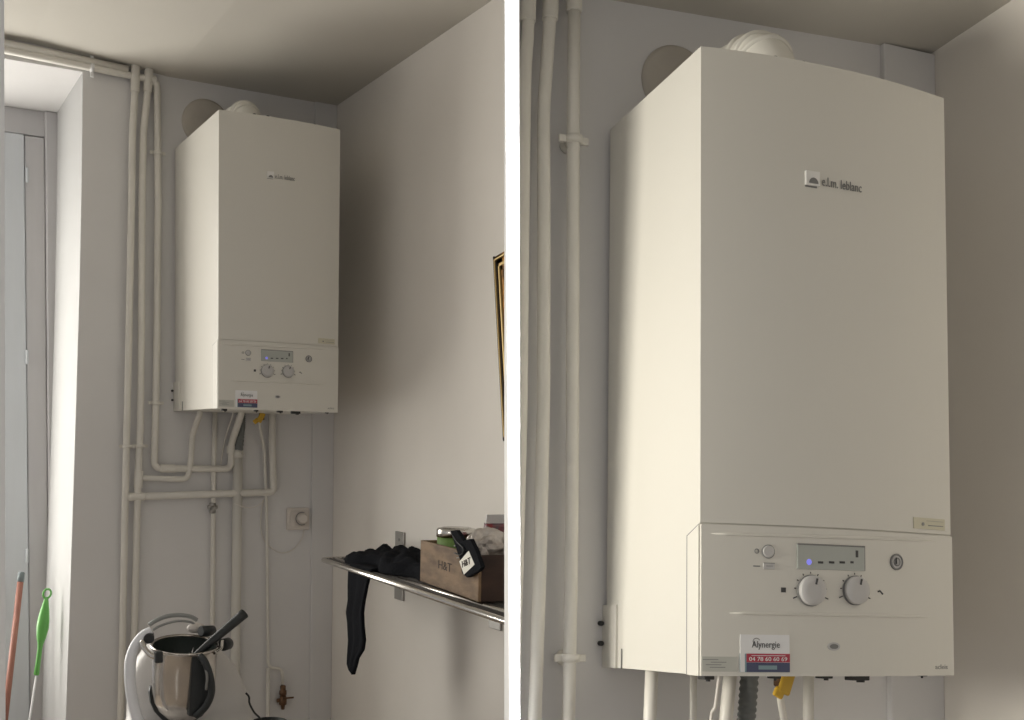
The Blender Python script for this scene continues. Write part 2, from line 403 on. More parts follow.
# --- socket with a round timer knob
s0, s1 = off(286, 530, 0), off(308.5, 507.5, 0)
cx, cz = (s0.x + s1.x) / 2, (s0.z + s1.z) / 2; hw = (s1.x - s0.x) / 2; hh = (s1.z - s0.z) / 2
es = empty('wall_socket', A, (cx, YW, s0.z), 'square cream socket with a round dial, right of the drain pipe', 'socket')
build('plate', MB().box((cx - hw, YW - .012, cz - hh), (cx + hw, YW, cz + hh), .004), 'pcream', A, es)
build('recess_ring', MB().box((cx - hw * .72, YW - .015, cz - hh * .72), (cx + hw * .85, YW - .010, cz + hh * .72), .002), 'pcream', A, es)
kx = off(301.5, 518.5, .02)
kn = build('dial', MB().lathe([(.024, 0), (.026, -.003), (.026, -.012), (.021, -.014), (.020, -.030), (.017, -.033)], (kx.x, YW - .014, kx.z), (0, 1, 0), 24), 'pcream', A, es)
build('dial_mark', MB().tube([(kx.x + math.cos(t) * .0268, YW - .027, kx.z + math.sin(t) * .0268) for t in [1.2 + i * .25 for i in range(17)]], .0016, 6), 'knobrim', A, kn)

# ------------------------------------------------------------------ boiler
YB = B.d + .008
def boiler(R, label, yw):
    """w,h,d box with a bowed front; features are placed from the close-up view and scaled to this boiler"""
    w, h, d = R.w, R.h, R.d
    bul = .020; sv = h / B.h
    e = empty('wall_boiler', R, (w / 2, d / 2, -h), label, 'boiler')
    ys = lambda u, o=0: -bul * (1 - ((u - w / 2) / (w / 2)) ** 2) - o
    def section(o, y0, ox=0.):
        n = 24
        pts = [(-ox, y0)] + [(-ox + (w + 2 * ox) * i / n, ys(w * i / n, o)) for i in range(n + 1)] + [(w + ox, y0)]
        return pts
    def extr(sec, z0, z1, bev=0):
        m = MB(); m.prism([(x, y, z0) for x, y in sec], (0, 0, z1 - z0)); return m
    vs = .7655 * h
    build('casing', extr(section(-.003, d, -.0002), -h + .001, -.0005), 'enamel', R, e)
    build('front_cover', extr(section(0, d * .985), -vs + .0012, 0), 'enamel', R, e)
    # control panel: bowed shell plus side cheeks with a cut corner
    m = extr(section(.003, .03 * d / .307), -h, -vs - .0012)
    ck = .033 * d / .307
    for sx in (-.0022, w):
        m.prism([(sx, 0.001, -vs - .002), (sx, ck, -vs - .016 * sv), (sx, ck, -h), (sx, 0.001, -h)], (.0022, 0, 0))
    pn = build('control_panel', m, 'panel', R, e)
    gp = [(-.0012, .002, -vs - .0005), (-.0012, ck + .0035, -vs - .016 * sv + .0010), (-.0012, ck + .0035, -h + .001), (-.0012, ck - .004, -h + .001), (-.0012, ck - .004, -vs - .02 * sv), (-.0012, .002, -vs - .004)]
    build('panel_gap', MB().prism(gp, (-.0004, 0, 0)), 'knobrim', R, pn)
    def fv(px, py):                     # close-up pixel -> (u, v) on the front
        p = B.at(px, py, y=0.0); p = B.at(px, py, y=-bul * (1 - ((p.x - w / 2) / (w / 2)) ** 2) - .004)
        return p.x, -p.z * sv
    def fr(px, py, o=.003):
        u, v = fv(px, py); y1 = 2 * bul * (u - w / 2) / (w / 2) ** 2
        right = V((1, y1, 0)).normalized(); return V((u, ys(u, o), -v)), right, V((0, 0, 1)), V((right.y, -right.x, 0))
    def plate(name, x0, y0, x1, y1, mt, o=.003, th=.001, parent=e, lab=None, bev=0):
        c, r, up, nr = fr((x0 + x1) / 2, (y0 + y1) / 2, o); ua, va = fv(x0, y0); ub, vb = fv(x1, y1)
        hw, hh = abs(ub - ua) / 2, abs(vb - va) / 2
        mtx = Matrix.Translation(c) @ Matrix((r, -nr, up)).transposed().to_4x4()
        return build(name, MB().box((-hw, -th, -hh), (hw, .002, hh), bev, mtx), mt, R, parent, label=lab)
    def txt(s, px, py, wpx, hpx, mt, o, parent, name='lettering'):
        c, r, up, nr = fr(px, py, o); u0, v0 = fv(px - wpx / 2, py); u1, v1 = fv(px + wpx / 2, py)
        u2, v2 = fv(px, py - hpx / 2); u3, v3 = fv(px, py + hpx / 2)
        return build(name, MB().text(s, c, r, up, width=(u1 - u0), size=abs(v3 - v2) * 1.35, depth=.0004), mt, R, parent)
    # grooves: shallow raised ledges over the panel
    for (xa, ya, xb, yb) in ((712, 533.5, 936, 540.5), (730, 613, 930, 617)):
        pts = []
        for i in range(15):
            t = i / 14; c, r, up, nr = fr(xa + (xb - xa) * t, ya + (yb - ya) * t, .0028); pts.append(c)
        build('moulded_ridge', MB().tube(pts, [.0004] + [.0024] * 13 + [.0004], 8), 'panel', R, pn)
    # brand badge
    bp = plate('brand_badge', 806.5, 169.5, 820.5, 186, 'silver', .0, .004, bev=.0008, lab='small silver square badge with a dark arch')
    build('badge_shadow', MB().box((-.0115, -.0008, -.0135), (.0085, .002, .0115), 0, Matrix.Translation(fr(813.5, 177.7, .0)[0]) @ Matrix((fr(813.5, 177.7)[1], -fr(813.5, 177.7)[3], fr(813.5, 177.7)[2])).transposed().to_4x4()), 'knobrim', R, bp)  # dark plate shifted left and down, drawing the badge's shadow
    c, r, up, nr = fr(813.6, 183, .0046)
    build('arch_emblem', MB().prism([c + r * (math.cos(t) * .0078) + up * (math.sin(t) * .0085 - .0005) for t in [PI * i / 12 for i in range(13)]], nr * .0007), 'knobrim', R, bp)
    txt('e.l.m. leblanc', 843, 184.5, 39, 9.5, 'knobrim', .0012, bp, 'brand_lettering')
    # energy label at the seam
    lb = plate('energy_label', 914.5, 517, 946, 530.5, 'beigelab', .0005, .0006, lab='small beige label with two printed lines')
    c, r, up, nr = fr(923.5, 524, .0015); build('leaf_mark', MB().cyl(c, nr, .0028, .0005, n=10), 'greyp', R, lb)
    plate('printed_line', 927, 520.6, 944, 522.2, 'greyp', .001, .0006, lb); plate('printed_line', 929, 525, 944, 527, 'greyp', .001, .0006, lb)
    # buttons
    c, r, up, nr = fr(769, 551.5, .003); bt = build('round_button', MB().lathe([(.0088, 0), (.0088, .002), (.0075, .0026)], c, nr, 24), 'knob', R, pn)
    build('button_ring', MB().lathe([(.0088, 0), (.0100, 0), (.0100, .0012), (.0088, .0012)], c, nr, 24, cap=False), 'knobrim', R, bt)
    c, r, up, nr = fr(757.5, 551, .003); build('indicator', MB().lathe([(.0024, 0), (.0036, 0), (.0036, .0008), (.0024, .0008)], c, nr, 16, cap=False), 'greyp', R, pn)
    rb = plate('reset_button', 764, 562.8, 775, 569.2, 'knob', .003, .0016, pn); plate('button_line', 764, 562.6, 775, 563.6, 'knobrim', .0045, .0004, rb)
    plate('button_line', 766.5, 565.6, 773, 566.4, 'knobrim', .0045, .0004, rb)
    plate('printed_line', 754, 565.3, 761, 566.8, 'greyp', .003, .0005, pn)
    # display
    dp = plate('display', 798.5, 544.8, 864.5, 571.2, 'lcd', .003, .0012, pn, lab='grey display window')
    plate('display_edge', 798.5, 544.6, 864.5, 546.2, 'knobrim', .0042, .0006, dp)
    plate('display_edge', 862.9, 546, 864.7, 571, 'greyp', .0042, .0006, dp)
    c, r, up, nr = fr(809, 562, .0044); build('blue_light', MB().cyl(c, nr, .0042, .0006, n=16), 'blue_led', R, dp, label='glowing blue indicator')
    for x_ in (820.5, 831.5, 842, 852.5): plate('display_dash', x_ - 2.6, 561.2, x_ + 2.6, 563.6, 'dark', .0044, .0004, dp)
    plate('display_mark', 855.0, 550.5, 857.6, 557.5, 'dark', .0048, .0004, dp)
    # knobs
    for kx_, ky_, kr in ((811.3, 590.5, .0215), (855, 590.5, .0205)):
        c, r, up, nr = fr(kx_, ky_, .003)
        k = build('knob', MB().lathe([(kr, 0), (kr, .008), (kr * .94, .0098), (kr * .5, .0102)], c, nr, 36), 'knob', R, pn, label='round grey control knob')
        build('knob_rim', MB().lathe([(kr, 0), (kr * 1.06, 0), (kr * 1.06, .003), (kr, .003)], c, nr, 36, cap=False), 'knobrim', R, k)
        ta = PI / 2 - .28
        dirv = r * math.cos(ta) + up * math.sin(ta)
        build('pointer', MB().tube([c + nr * .0102 + dirv * kr * .42, c + nr * .0102 + dirv * kr * .82], .0017, 6), 'dark', R, k)
        m = MB()
        for i in range(9):
            t = math.radians(90 + 112 - i * 224 / 8); dv = r * math.cos(t) + up * math.sin(t); L = 1.45 if i in (0, 8) else 1.25
            m.tube([c + dv * kr * 1.13, c + dv * kr * L], .00085, 6)
        build('dial_marks', m, 'dark', R, k)
    plate('radiator_icon', 781.8, 587.4, 786.6, 592.4, 'dark', .003, .0005, pn)
    c, r, up, nr = fr(880, 592.3, .003)
    build('tap_icon', MB().tube([c - r * .0045 + up * .001, c + up * .0018, c + r * .005 - up * .0026], .0014, 6).tube([c - r * .001 + up * .001, c - r * .001 + up * .0035], .0006, 6), 'dark', R, pn)
    # pressure gauge
    c, r, up, nr = fr(896, 562, .003)
    g = build('pressure_gauge', MB().lathe([(.0122, 0), (.0122, .002), (.0098, .0026), (.0096, .0012)], c, nr, 28), 'knobrim', R, pn)
    build('gauge_face', MB().cyl(c + nr * .0012, nr, .0094, .0004, n=24), 'knob', R, g)
    build('needle', MB().tube([c + nr * .0022 - up * .003 - r * .0018, c + nr * .0022 + up * .0065 - r * .0018], .0013, 6), 'dark', R, g)
    build('gauge_ring', MB().lathe([(.0050, 0), (.0064, 0), (.0064, .0008), (.0050, .0008)], c + nr * .0016, nr, 20, cap=False), 'knobrim', R, g)
    # oval badge
    c, r, up, nr = fr(834, 646.5, .003)
    ob = build('oval_badge', MB().prism([c + r * math.cos(t) * .0105 + up * math.sin(t) * .0060 for t in [2 * PI * i / 24 for i in range(24)]], nr * .0012), 'knob', R, pn)
    build('oval_core', MB().prism([c + nr * .0012 + r * math.cos(t) * .0072 + up * math.sin(t) * .0036 for t in [2 * PI * i / 20 for i in range(20)]], nr * .0005), 'knobrim', R, ob)
    txt('acleis', 941.5, 667, 12.5, 5, 'greyp', .003, pn)
    # contractor's sticker and data label
    st = plate('installer_sticker', 741, 634.5, 790.5, 672.3, 'white', .003, .0006, pn, lab='white, red and navy sticker with a phone number')
    plate('grey_edge', 740.6, 653.6, 747.3, 672.2, 'teal', .0036, .0004, st)
    plate('red_band', 747.2, 653.6, 790.6, 662.5, 'red', .0036, .0004, st); plate('navy_band', 747.2, 662.5, 790.6, 672.3, 'navy', .0036, .0004, st)
    plate('teal_patch', 759, 665.5, 777.5, 669.6, 'teal', .0040, .0003, st)
    plate('white_line', 752, 655.3, 786, 656.1, 'white', .0040, .0003, st)
    txt('04 78 60 60 69', 768.7, 659.3, 38, 4.3, 'white', .0041, st)
    txt('Alynergie', 766.5, 644.8, 28, 7, 'dark', .0037, st)
    c, r, up, nr = fr(757, 641.5, .0037)
    build('swirl_mark', MB().tube([c + r * math.cos(t) * .0052 + up * math.sin(t) * .0046 for t in [.4 + i * .27 for i in range(16)]], .0006, 6), 'greyp', R, st)
    dl = plate('data_label', 702.5, 656.5, 738, 671.8, 'greylab', .003, .0005, pn, lab='grey foil label with tiny print')
    for i, (x_, y_) in enumerate(((714, 659.6), (722, 662.3), (717, 664.8), (721, 667.4))): plate('printed_line', x_ - 11, y_ - .5, x_ + 5, y_ + .4, 'greyp', .0034, .0004, dl)
    # rear bracket on the left side with two dark bolts
    m = MB().box((-.004, d * .86, -h), (.002, yw, -h * .888), .0008); br = build('rear_bracket', m, 'panel', R, e)
    m = MB().box((-.0025, d * .80, -h), (-.0005, d * .803, -h * .965)); build('side_slot', m, 'knobrim', R, e)
    for fy in (.921, .957):
        p = V((-.0095, yw - .006, -h * fy)); build('bolt', MB().cyl(p + V((0, -.006, 0)), (0, 1, 0), .0042, .010, .001, 12).cyl(p, (1, 0, 0), .002, .008, n=8), 'smudge', R, br)
    # flue on top: ribbed elbow to the wall with a rosette
    rc = R.at(*((694, 96) if R is B else (216, 131)), y=yw)
    rr = .052 if R is B else .050
    q_ = R.at(*((760, 30) if R is B else (244.5, 100)), y=d * .45)        # apex of the elbow
    fx, fy = q_.x + .01, d * .45; top = q_.z - rr * .98
    pth_ = sm([V((fx, fy, -.001)), V((fx, fy, top)), V((rc.x, rc.y + .01, rc.z))], .085, 12)
    path = pth_
    fl = build('flue_elbow', MB().tube(path, rr, 32), 'duct', R, e)
    for k_ in (7, 10, 13):
        c = path[k_]; t = (path[min(k_ + 1, len(path) - 1)] - path[k_ - 1]).normalized()
        build('duct_rib', MB().lathe([(rr - .002, -.005), (rr + .004, -.004), (rr + .004, .004), (rr - .002, .005)], c, t, 36, cap=False), 'duct', R, fl)
    for px_, in ((781,), (809,)):
        u, v = fv(px_, 60); build('top_plug', MB().cyl((u, ys(u) + .012, -.002), (0, 0, 1), .0055, .007, .001, 12), 'smudge', R, e)
    # connections under the casing
    for (px_, wp, dz, mt) in ((706, 11, .007, 'smudge'), (824, 12, .006, 'smudge'), (857, 21, .009, 'smudge'), (921, 6, .003, 'smudge'), (774, 8, .006, 'smudge')):
        u = B.at(px_, 674, y=.04).x; hw = wp * .00075
        build('connector', MB().box((u - hw, .03, -h - dz), (u + hw, .05, -h + .004), .001).cyl((u + hw * .4, .04, -h - dz - .003), (0, 0, 1), hw * .4, .005, n=10), mt, R, e)
    return e, fv

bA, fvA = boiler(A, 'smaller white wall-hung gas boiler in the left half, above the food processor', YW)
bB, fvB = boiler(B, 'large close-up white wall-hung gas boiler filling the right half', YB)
# wall rosettes round the flues (bare plaster patch on the wall)
def rosette(R, px, py, rx, lab, yw):
    p = R.at(px, py, y=yw)
    m = MB().lathe([(rx * .62, -.010), (rx * .9, -.010), (rx, -.004), (rx, 0)], p, (0, 1, 0), 40, cap=False)
    m.lathe([(rx * .62, -.010), (rx * .6, -.002)], p, (0, 1, 0), 40, cap=True)
    build('wall_rosette', m, 'patch', R, label=lab, cat='rosette')
rosette(A, 206, 124, .095, 'round plaster collar on the wall behind the top of the left boiler', YW)
rosette(B, 676, 84, .068, 'round brownish plaster collar on the wall behind the close-up boiler', YB)

# ================================================================== SHELF AND WHAT IS ON IT (left room, right wall)
far = a(350, 549, x=XR)
ZS = far.z                                      # axis height of the rails
cor = a(325, 559, z=ZS)                         # outer far corner
YN = -1.72
XO = a(322, 559.5, z=ZS).x
o2 = a(500, 619.5, z=ZS)
YF = a(322, 559.5, z=ZS).y
sh = empty('wall_shelf', A, (XR, (YF + YN) / 2, ZS), 'stainless steel tube rack shelf on the right wall of the left room', 'shelf')
rt = .0105
YF = a(322, 559.5, z=ZS).y
YN = -1.72; K = (o2.x - XO) / (o2.y - YF); xo = lambda y, d=0: XO + d + K * (y - YF) * (1 - d / (XR - XO))   # the outer tube splays a little from the wall
m = MB().tube(sm([(xo(YN), YN, ZS), (XO, YF, ZS), (XR - .03, YF, ZS), (XR - .03, YN, ZS)], .03, 8), .0092, 14)
build('outer_rail', m, 'chrome', A, sh, label='rounded outer tube')
for d_, r_, m_ in ((.016, .0065, 'slat'), (.030, .0065, 'slat'), (.061, .0065, 'slat'), (.046, .0085, 'chrome'), (.080, .0075, 'slat'), (.108, .0075, 'slat'), (.136, .0075, 'slat'), (.164, .0075, 'slat'), (.192, .0075, 'slat'), (.22, .0075, 'slat')):
    build('rail', MB().tube([(xo(YN, d_), YN, ZS), (xo(YF, d_), YF, ZS)], r_, 12), m_, A, sh)
pb0, pb1 = a(397, 531, x=XR), a(404.5, 601, x=XR)
for yb in ((pb0.y + pb1.y) / 2, (pb0.y + pb1.y) / 2 - .75):
    hwb = abs(pb0.y - pb1.y) / 2
    br = build('bracket', MB().box((XR - .008, yb - hwb, pb1.z), (XR, yb + hwb, pb0.z), .002).box((XO + .02, yb - .004, ZS - .020), (XR, yb + .004, ZS - .008), .001), 'dsteel', A, sh)
    build('screw', MB().cyl((XR - .0095, yb, pb0.z - .03), (1, 0, 0), .006, .003, n=10), 'knobrim', A, br)

# wooden box
ZT = ZS + rt * 1.15
c_far, c_near = a(420, 581, z=ZT), a(478, 602, z=ZT)
xb = (c_far.x + c_near.x) / 2 - .0; yb0, yb1 = c_far.y, c_near.y
ht = a(420, 540, x=c_far.x).z - ZT
dv = (c_far - c_near); L = dv.length; ang = math.atan2(dv.y, dv.x)
# box frame: origin near corner, X along the long face toward the far end, Y to the wall
BX = Matrix.Translation((c_near.x, c_near.y, ZT)) @ Matrix.Rotation(ang, 4, 'Z')      # local x: near->far ; local -y: to the wall (right)
W = .20; th = .009
wb = empty('wooden_box', A, BX @ V((L / 2, -W / 2, 0)), 'old open wooden box with burnt letters standing on the steel shelf', 'box')
def bb(lo, hi, bev=.0015): return MB().box(lo, hi, bev, BX)
build('long_side', bb((0, -th, 0), (L, 0, ht)), 'wood', A, wb, label='brown weathered side with letters')
build('long_side', bb((0, -W, 0), (L, -W + th, ht)), 'wood', A, wb)
build('end_board', bb((0, -W + th, 0), (th, -th, ht)), 'woodd', A, wb, label='dark end')  # near end board coloured darker than the other boards
build('end_board', bb((L - th, -W + th, 0), (L, -th, ht)), 'wood', A, wb)
build('bottom_board', bb((th, -W + th, 0), (L - th, -th, .008)), 'wood', A, wb)
X = BX.to_3x3()
def bxp(px, py, y=.001):                           # pixel -> point on the long face plane
    o = BX @ V((0, y, 0)); n = X @ V((0, 1, 0)); r = A.R.transposed() @ V(((px - CX) / F, (py - CY) / F, 1))
    return A.cam + r * ((o - A.cam).dot(n) / r.dot(n))
tp, tq = bxp(438, 564), bxp(451, 568)
build('lettering', MB().text('H&T', bxp(444.8, 566.5, 0), X @ V((-1, 0, 0)), (0, 0, 1), width=(tq - tp).length, size=.036, depth=.0008), 'ink', A, wb)

# tin inside the box
def tin():
    p = BX @ V((L * .77, -.075, .009)); r = .058; hh = ht + .036
    e = empty('round_tin', A, p, 'round green tin with a shiny steel lid standing in the wooden box', 'tin')
    build('can', MB().lathe([(r * .97, 0), (r, .003), (r, hh - .022)], p, (0, 0, 1), 36), 'green', A, e)
    build('lid', MB().lathe([(r + .002, hh - .026), (r + .002, hh - .004), (r - .002, hh), (r - .010, hh - .001), (r - .014, hh + .003), (0, hh + .003)], p, (0, 0, 1), 36), 'chrome', A, e)
tin()
# crumpled bag
def blob(c, sx, sy, sz, seed, sub=3, amp=.22, fr=3.0, mtx=None):
    m = MB(); bmesh.ops.create_icosphere(m.bm, subdivisions=sub, radius=1)
    rnd = random.Random(seed); ph = [(V((rnd.uniform(-1, 1), rnd.uniform(-1, 1), rnd.uniform(-1, 1))) * fr, rnd.uniform(0, 6)) for _ in range(9)]
    for v in m.bm.verts:
        k = 1 + amp * sum(abs(math.sin(v.co.dot(d) + p)) - .6 for d, p in ph) / 3
        q = V((v.co.x * sx * k, v.co.y * sy * k, v.co.z * sz * k))
        v.co = V(c) + ((mtx @ q) if mtx else q)
    for f in m.bm.faces: f.smooth = False
    return m
pc = BX @ V((L * .32, -.085, ht * .8 + .022))
m = blob(pc, .062, .050, .060, 5, 4, .35, 4.5)
z0 = ZT + .012
for v in m.bm.verts: v.co.z = max(v.co.z, z0)
build('foil_bag', m, 'foil', A, label='crumpled silvery bag stuffed into the near end of the wooden box', cat='bag')
pr = BX @ V((L * .02 + .02, -W * .62, ht + .055))
m = MB(); e_ = empty('snack_packet', A, BX @ V((L * .06, -W * .62, .012)), 'red and dark packet with a clear film top sticking out of the wooden box', 'packet')
qk = bxp(492, 531, -.13)
mt = Matrix.Translation((qk.x, qk.y, qk.z - .03)) @ Matrix.Rotation(.25, 4, 'X')
mm = MB().box((-.030, -.010, -.055), (.032, .010, .055), .004, mt)
for v in mm.bm.verts: v.co += V((random.uniform(-.003, .003), random.uniform(-.003, .003), random.uniform(-.002, .002)))
build('sachet', mm, 'redpack', A, e_)
build('film_top', MB().box((-.030, -.002, .054), (.032, .002, .082), .001, mt), 'film', A, e_, label='clear film edge')

# black tagged case hanging over the box rim
tg = [bxp(x_, y_, .016) for x_, y_ in ((450.5, 531), (456, 530), (463, 541), (470, 539), (476, 552), (481, 567), (478, 571), (467, 577.5), (462, 573), (460, 560), (455, 545))]
cs = empty('tagged_case', A, tg[8], 'small black case with a white letter tag hanging over the box rim', 'case')
nv = X @ V((0, 1, 0))
build('case_body', MB().prism(tg, -nv * .012), 'cloth', A, cs)
tgp = [bxp(x_, y_, .0175) for x_, y_ in ((459.3, 561.5), (468.5, 550.8), (474.4, 564.5), (463.8, 574.5))]
tb = build('tag', MB().prism(tgp, -nv * .001), 'paper', A, cs, label='white paper tag')
rg = (tgp[1] - tgp[0]).normalized(); upv = nv.cross(rg) * 1
c_ = sum(tgp, V()) / 4 + nv * .001
ru = (bxp(472, 558.5, .018) - bxp(462, 563.5, .018)).normalized(); uu = (nv.cross(ru)); uu = uu if uu.z > 0 else -uu
tx = MB().text('H&T', c_ , ru, uu, width=.066, size=.026, depth=.0006)
build('tag_lettering', tx, 'ink', A, tb)
build('strap', MB().tube(spline([bxp(452, 533, .01), bxp(457, 541, .018), bxp(464, 549, .02), bxp(461, 555, .018), bxp(455, 553, .012)]), .004, 8, flat=(0, 0, 1)), 'black', A, cs)
build('ring', MB().tube(spline([bxp(454, 546, .01), bxp(461, 545, .014), bxp(465, 550, .016), bxp(462, 556, .014), bxp(457, 558, .010)]), .0016, 8), 'dsteel', A, cs)

# black cloth lying on the rails and the strip hanging over the outer rail
def cloth_pile():
    m = MB(); nx, ny = 60, 26
    y0, y1 = YF - .12, c_far.y + .012
    x0, x1 = XO + .022, XR - .02
    rnd = random.Random(8); ph = [(rnd.uniform(6, 26), rnd.uniform(5, 20), rnd.uniform(0, 6)) for _ in range(10)]
    top = []
    for i in range(nx + 1):
        row = []
        for j in range(ny + 1):
            s, t = i / nx, j / ny
            ex = (1 - abs(2 * s - 1) ** 3.0) ** .5; ey = (1 - abs(2 * t - 1) ** 3.0) ** .5
            yy = y0 + (y1 - y0) * s + .014 * math.sin(9 * t + 3 * s); xx = x0 + (x1 - x0) * t + .020 * math.sin(14 * s + 2) * (1 - t)
            w_ = sum(math.sin(a_ * s * 1.1 + b_ * t * .7 + p_) for a_, b_, p_ in ph) / 10
            hgt = (.014 + .066 * (w_ * w_ + .004) ** .5 + .009 * abs(math.sin(31 * s + 9 * t + 6 * w_)) + .006 * abs(math.sin(23 * t - 14 * s + 9 * w_)) + .016 * math.sin(3.0 * s) + .012 * t) * ex ** .6 * ey ** .5
            row.append(V((xx, yy, ZS + rt + .001 + hgt)))
        top.append(row)
    bot = [[V((p.x, p.y, ZS + rt * .9)) for p in r] for r in top]
    vt = [[m.bm.verts.new(p) for p in r] for r in top]; vb = [[m.bm.verts.new(p - V((0, 0, .0005))) for p in r] for r in bot]
    for i in range(nx):
        for j in range(ny):
            m.bm.faces.new((vt[i][j], vt[i + 1][j], vt[i + 1][j + 1], vt[i][j + 1])).smooth = True
            m.bm.faces.new((vb[i][j], vb[i][j + 1], vb[i + 1][j + 1], vb[i + 1][j]))
    for i in range(nx):
        m.bm.faces.new((vt[i][0], vb[i][0], vb[i + 1][0], vt[i + 1][0])); m.bm.faces.new((vt[i][ny], vt[i + 1][ny], vb[i + 1][ny], vb[i][ny]))
    for j in range(ny):
        m.bm.faces.new((vt[0][j], vt[0][j + 1], vb[0][j + 1], vb[0][j])); m.bm.faces.new((vt[nx][j], vb[nx][j], vb[nx][j + 1], vt[nx][j + 1]))
    return m
clo = empty('black_cloth', A, (XO + .1, YF - .2, ZS + rt), 'crumpled black cloth lying on the far end of the steel shelf, one end hanging down', 'cloth')
build('cloth_heap', cloth_pile(), 'cloth', A, clo)
xh = XO - rt * 1.15 - .004
outl = [((348.5, 572), (370, 577)), ((348.5, 585), (368, 586)), ((349, 600), (365, 601)), ((347.5, 612), (363.5, 613)), ((349, 622), (364, 625)), ((350, 640), (365.5, 640)), ((349, 655), (364, 650)), ((348.5, 664), (359, 658)), ((350, 670), (356.5, 668)), ((353, 674.5), (354.5, 674.5))]
rows = []
for k, (l_, r_) in enumerate(outl):
    row = []
    pl, pr2 = a(*l_, x=xh), a(*r_, x=xh)
    n_ = 12
    for i in range(n_ + 1):
        t = i / n_; p = pl.lerp(pr2, t); p.x = xh - .006 * abs(math.sin(t * 7 + k * .3)) - .002; row.append(p)
    for i in range(n_, -1, -1):
        p = row[i].copy(); p.x = xh + .003; row.append(p)
    rows.append(row)
# top: fold over the rail
fold = [[V((XO + .01, p.y, ZS + rt * 1.15 + .005)) if i <= 12 else V((XO + .01, p.y, ZS + rt * 1.15 + .0005)) for i, p in enumerate(rows[0])],
        [V((XO - .010, p.y, ZS + rt * 1.15 + .003)) if i <= 12 else V((XO - .006, p.y, ZS + rt * 1.0 + .0015)) for i, p in enumerate(rows[0])]]
first = [[V((XO + .05, p.y, ZS + rt * 1.15 + .006)) if i <= 12 else V((XO + .05, p.y, ZS + rt + .001)) for i, p in enumerate(rows[0])]]
build('hanging_end', MB().rings(first + fold + rows), 'cloth', A, clo, label='long narrow end hanging below the shelf')

# gilt picture frame on the right wall
f0, f1 = a(491.5, 257, x=XR - .03), a(501.5, 441, x=XR - .03)
ang = math.atan2(f1.y - f0.y, f0.z - f1.z)      # lean of its far edge
Lf = (f1 - f0).length; Wf = .42
FM = Matrix.Translation((XR, f0.y, f0.z)) @ Matrix.Rotation(ang, 4, 'X')       # local: -z down the far edge, -y toward the camera
pf = empty('picture_frame', A, FM @ V((0, -Wf / 2, -Lf)), 'tilted gilt picture frame on the right wall above the shelf, cut by the partition edge', 'picture frame')
def fb(lo, hi, bev=.002): return MB().box(lo, hi, bev, FM)
def fbar(mb_, lo, hi, bev=.002): return mb_.box(lo, hi, bev, FM)
bw = .055
m = fb((-.022, -bw, -Lf), (-.001, 0, 0)); fbar(m, (-.022, -Wf, -Lf), (-.001, -Wf + bw, 0)); fbar(m, (-.022, -Wf, -bw), (-.001, 0, 0)); fbar(m, (-.022, -Wf, -Lf), (-.001, 0, -Lf + bw))
build('moulding', m, 'gold', A, pf)
m = MB()
for o_, w_, dx in ((.010, .006, .030), (.030, .010, .027)):
    fbar(m, (-dx, -o_ - w_, -Lf + o_), (-.020, -o_, -o_)); fbar(m, (-dx, -Wf + o_, -Lf + o_), (-.020, -Wf + o_ + w_, -o_))
    fbar(m, (-dx, -Wf + o_, -o_ - w_), (-.020, -o_, -o_)); fbar(m, (-dx, -Wf + o_, -Lf + o_), (-.020, -o_, -Lf + o_ + w_))
build('raised_gilding', m, 'goldl', A, pf)
m = fb((-.024, -.0015, -Lf), (-.001, .004, .003)); fbar(m, (-.026, -.021, -Lf + .02), (-.020, -.016, -.02))
build('dark_edge', m, 'frdark', A, pf)
build('canvas', fb((-.012, -Wf + bw, -Lf + bw), (-.006, -bw, -bw), 0), 'canvas', A, pf)

# ================================================================== BROOM STICKS IN THE NICHE
def leaning(px0, py0, px1, py1, y0, y1): 
    p, q_ = a(px0, py0, y=y0), a(px1, py1, y=y1); d = q_ - p
    return p, p + d * ((FL + .01 - p.z) / d.z)
p, q_ = leaning(21.5, 572, 4.5, 722, 1.12, .98)
e_ = empty('broom_stick', A, q_, 'brownish red broom stick with a grey cap leaning by the window', 'broom')
d = (q_ - p).normalized()
build('stick', MB().tube([p + d * .03, q_], .0125, 14), 'handle_red', A, e_)
build('grip_cap', MB().lathe([(.010, 0), (.0135, .003), (.0135, .042)], p, d, 14), 'capgrey', A, e_, label='grey end cap')
k = 1 / 270.
p, q_ = leaning(47.5, 590, 31, 722, .85, .80)
e_ = empty('cleaning_brush', A, q_, 'bright green handled brush with a hanging ring, leaning in the window niche', 'brush')
d = (q_ - p).normalized()
top = p
u_ = V((1, 0, 0)); z_ = -d
r1 = .0145
build('hanging_ring', MB().tube([top + d * r1 + u_ * math.cos(t) * r1 + z_ * math.sin(t) * r1 * 1.25 for t in [2 * PI * i / 24 for i in range(25)]], .0042, 8), 'lime', A, e_)
pr_ = [(.006, .030), (.010, .045), (.016, .075), (.0225, .12), (.0235, .15), (.018, .19), (.011, .215), (.009, .24), (.0095, .30), (.011, .335), (.008, .34)]
sk = (q_ - p).length
build('grip', MB().lathe([(r_, h_) for r_, h_ in pr_], top, a(41, 640, y=.84) - top, 20), 'lime', A, e_)
g2 = top + (a(41, 640, y=.84) - top).normalized() * .33
build('rod', MB().tube([g2, V((g2.x - .09, g2.y - .02, FL + .01))], .0042, 10), 'white', A, e_)

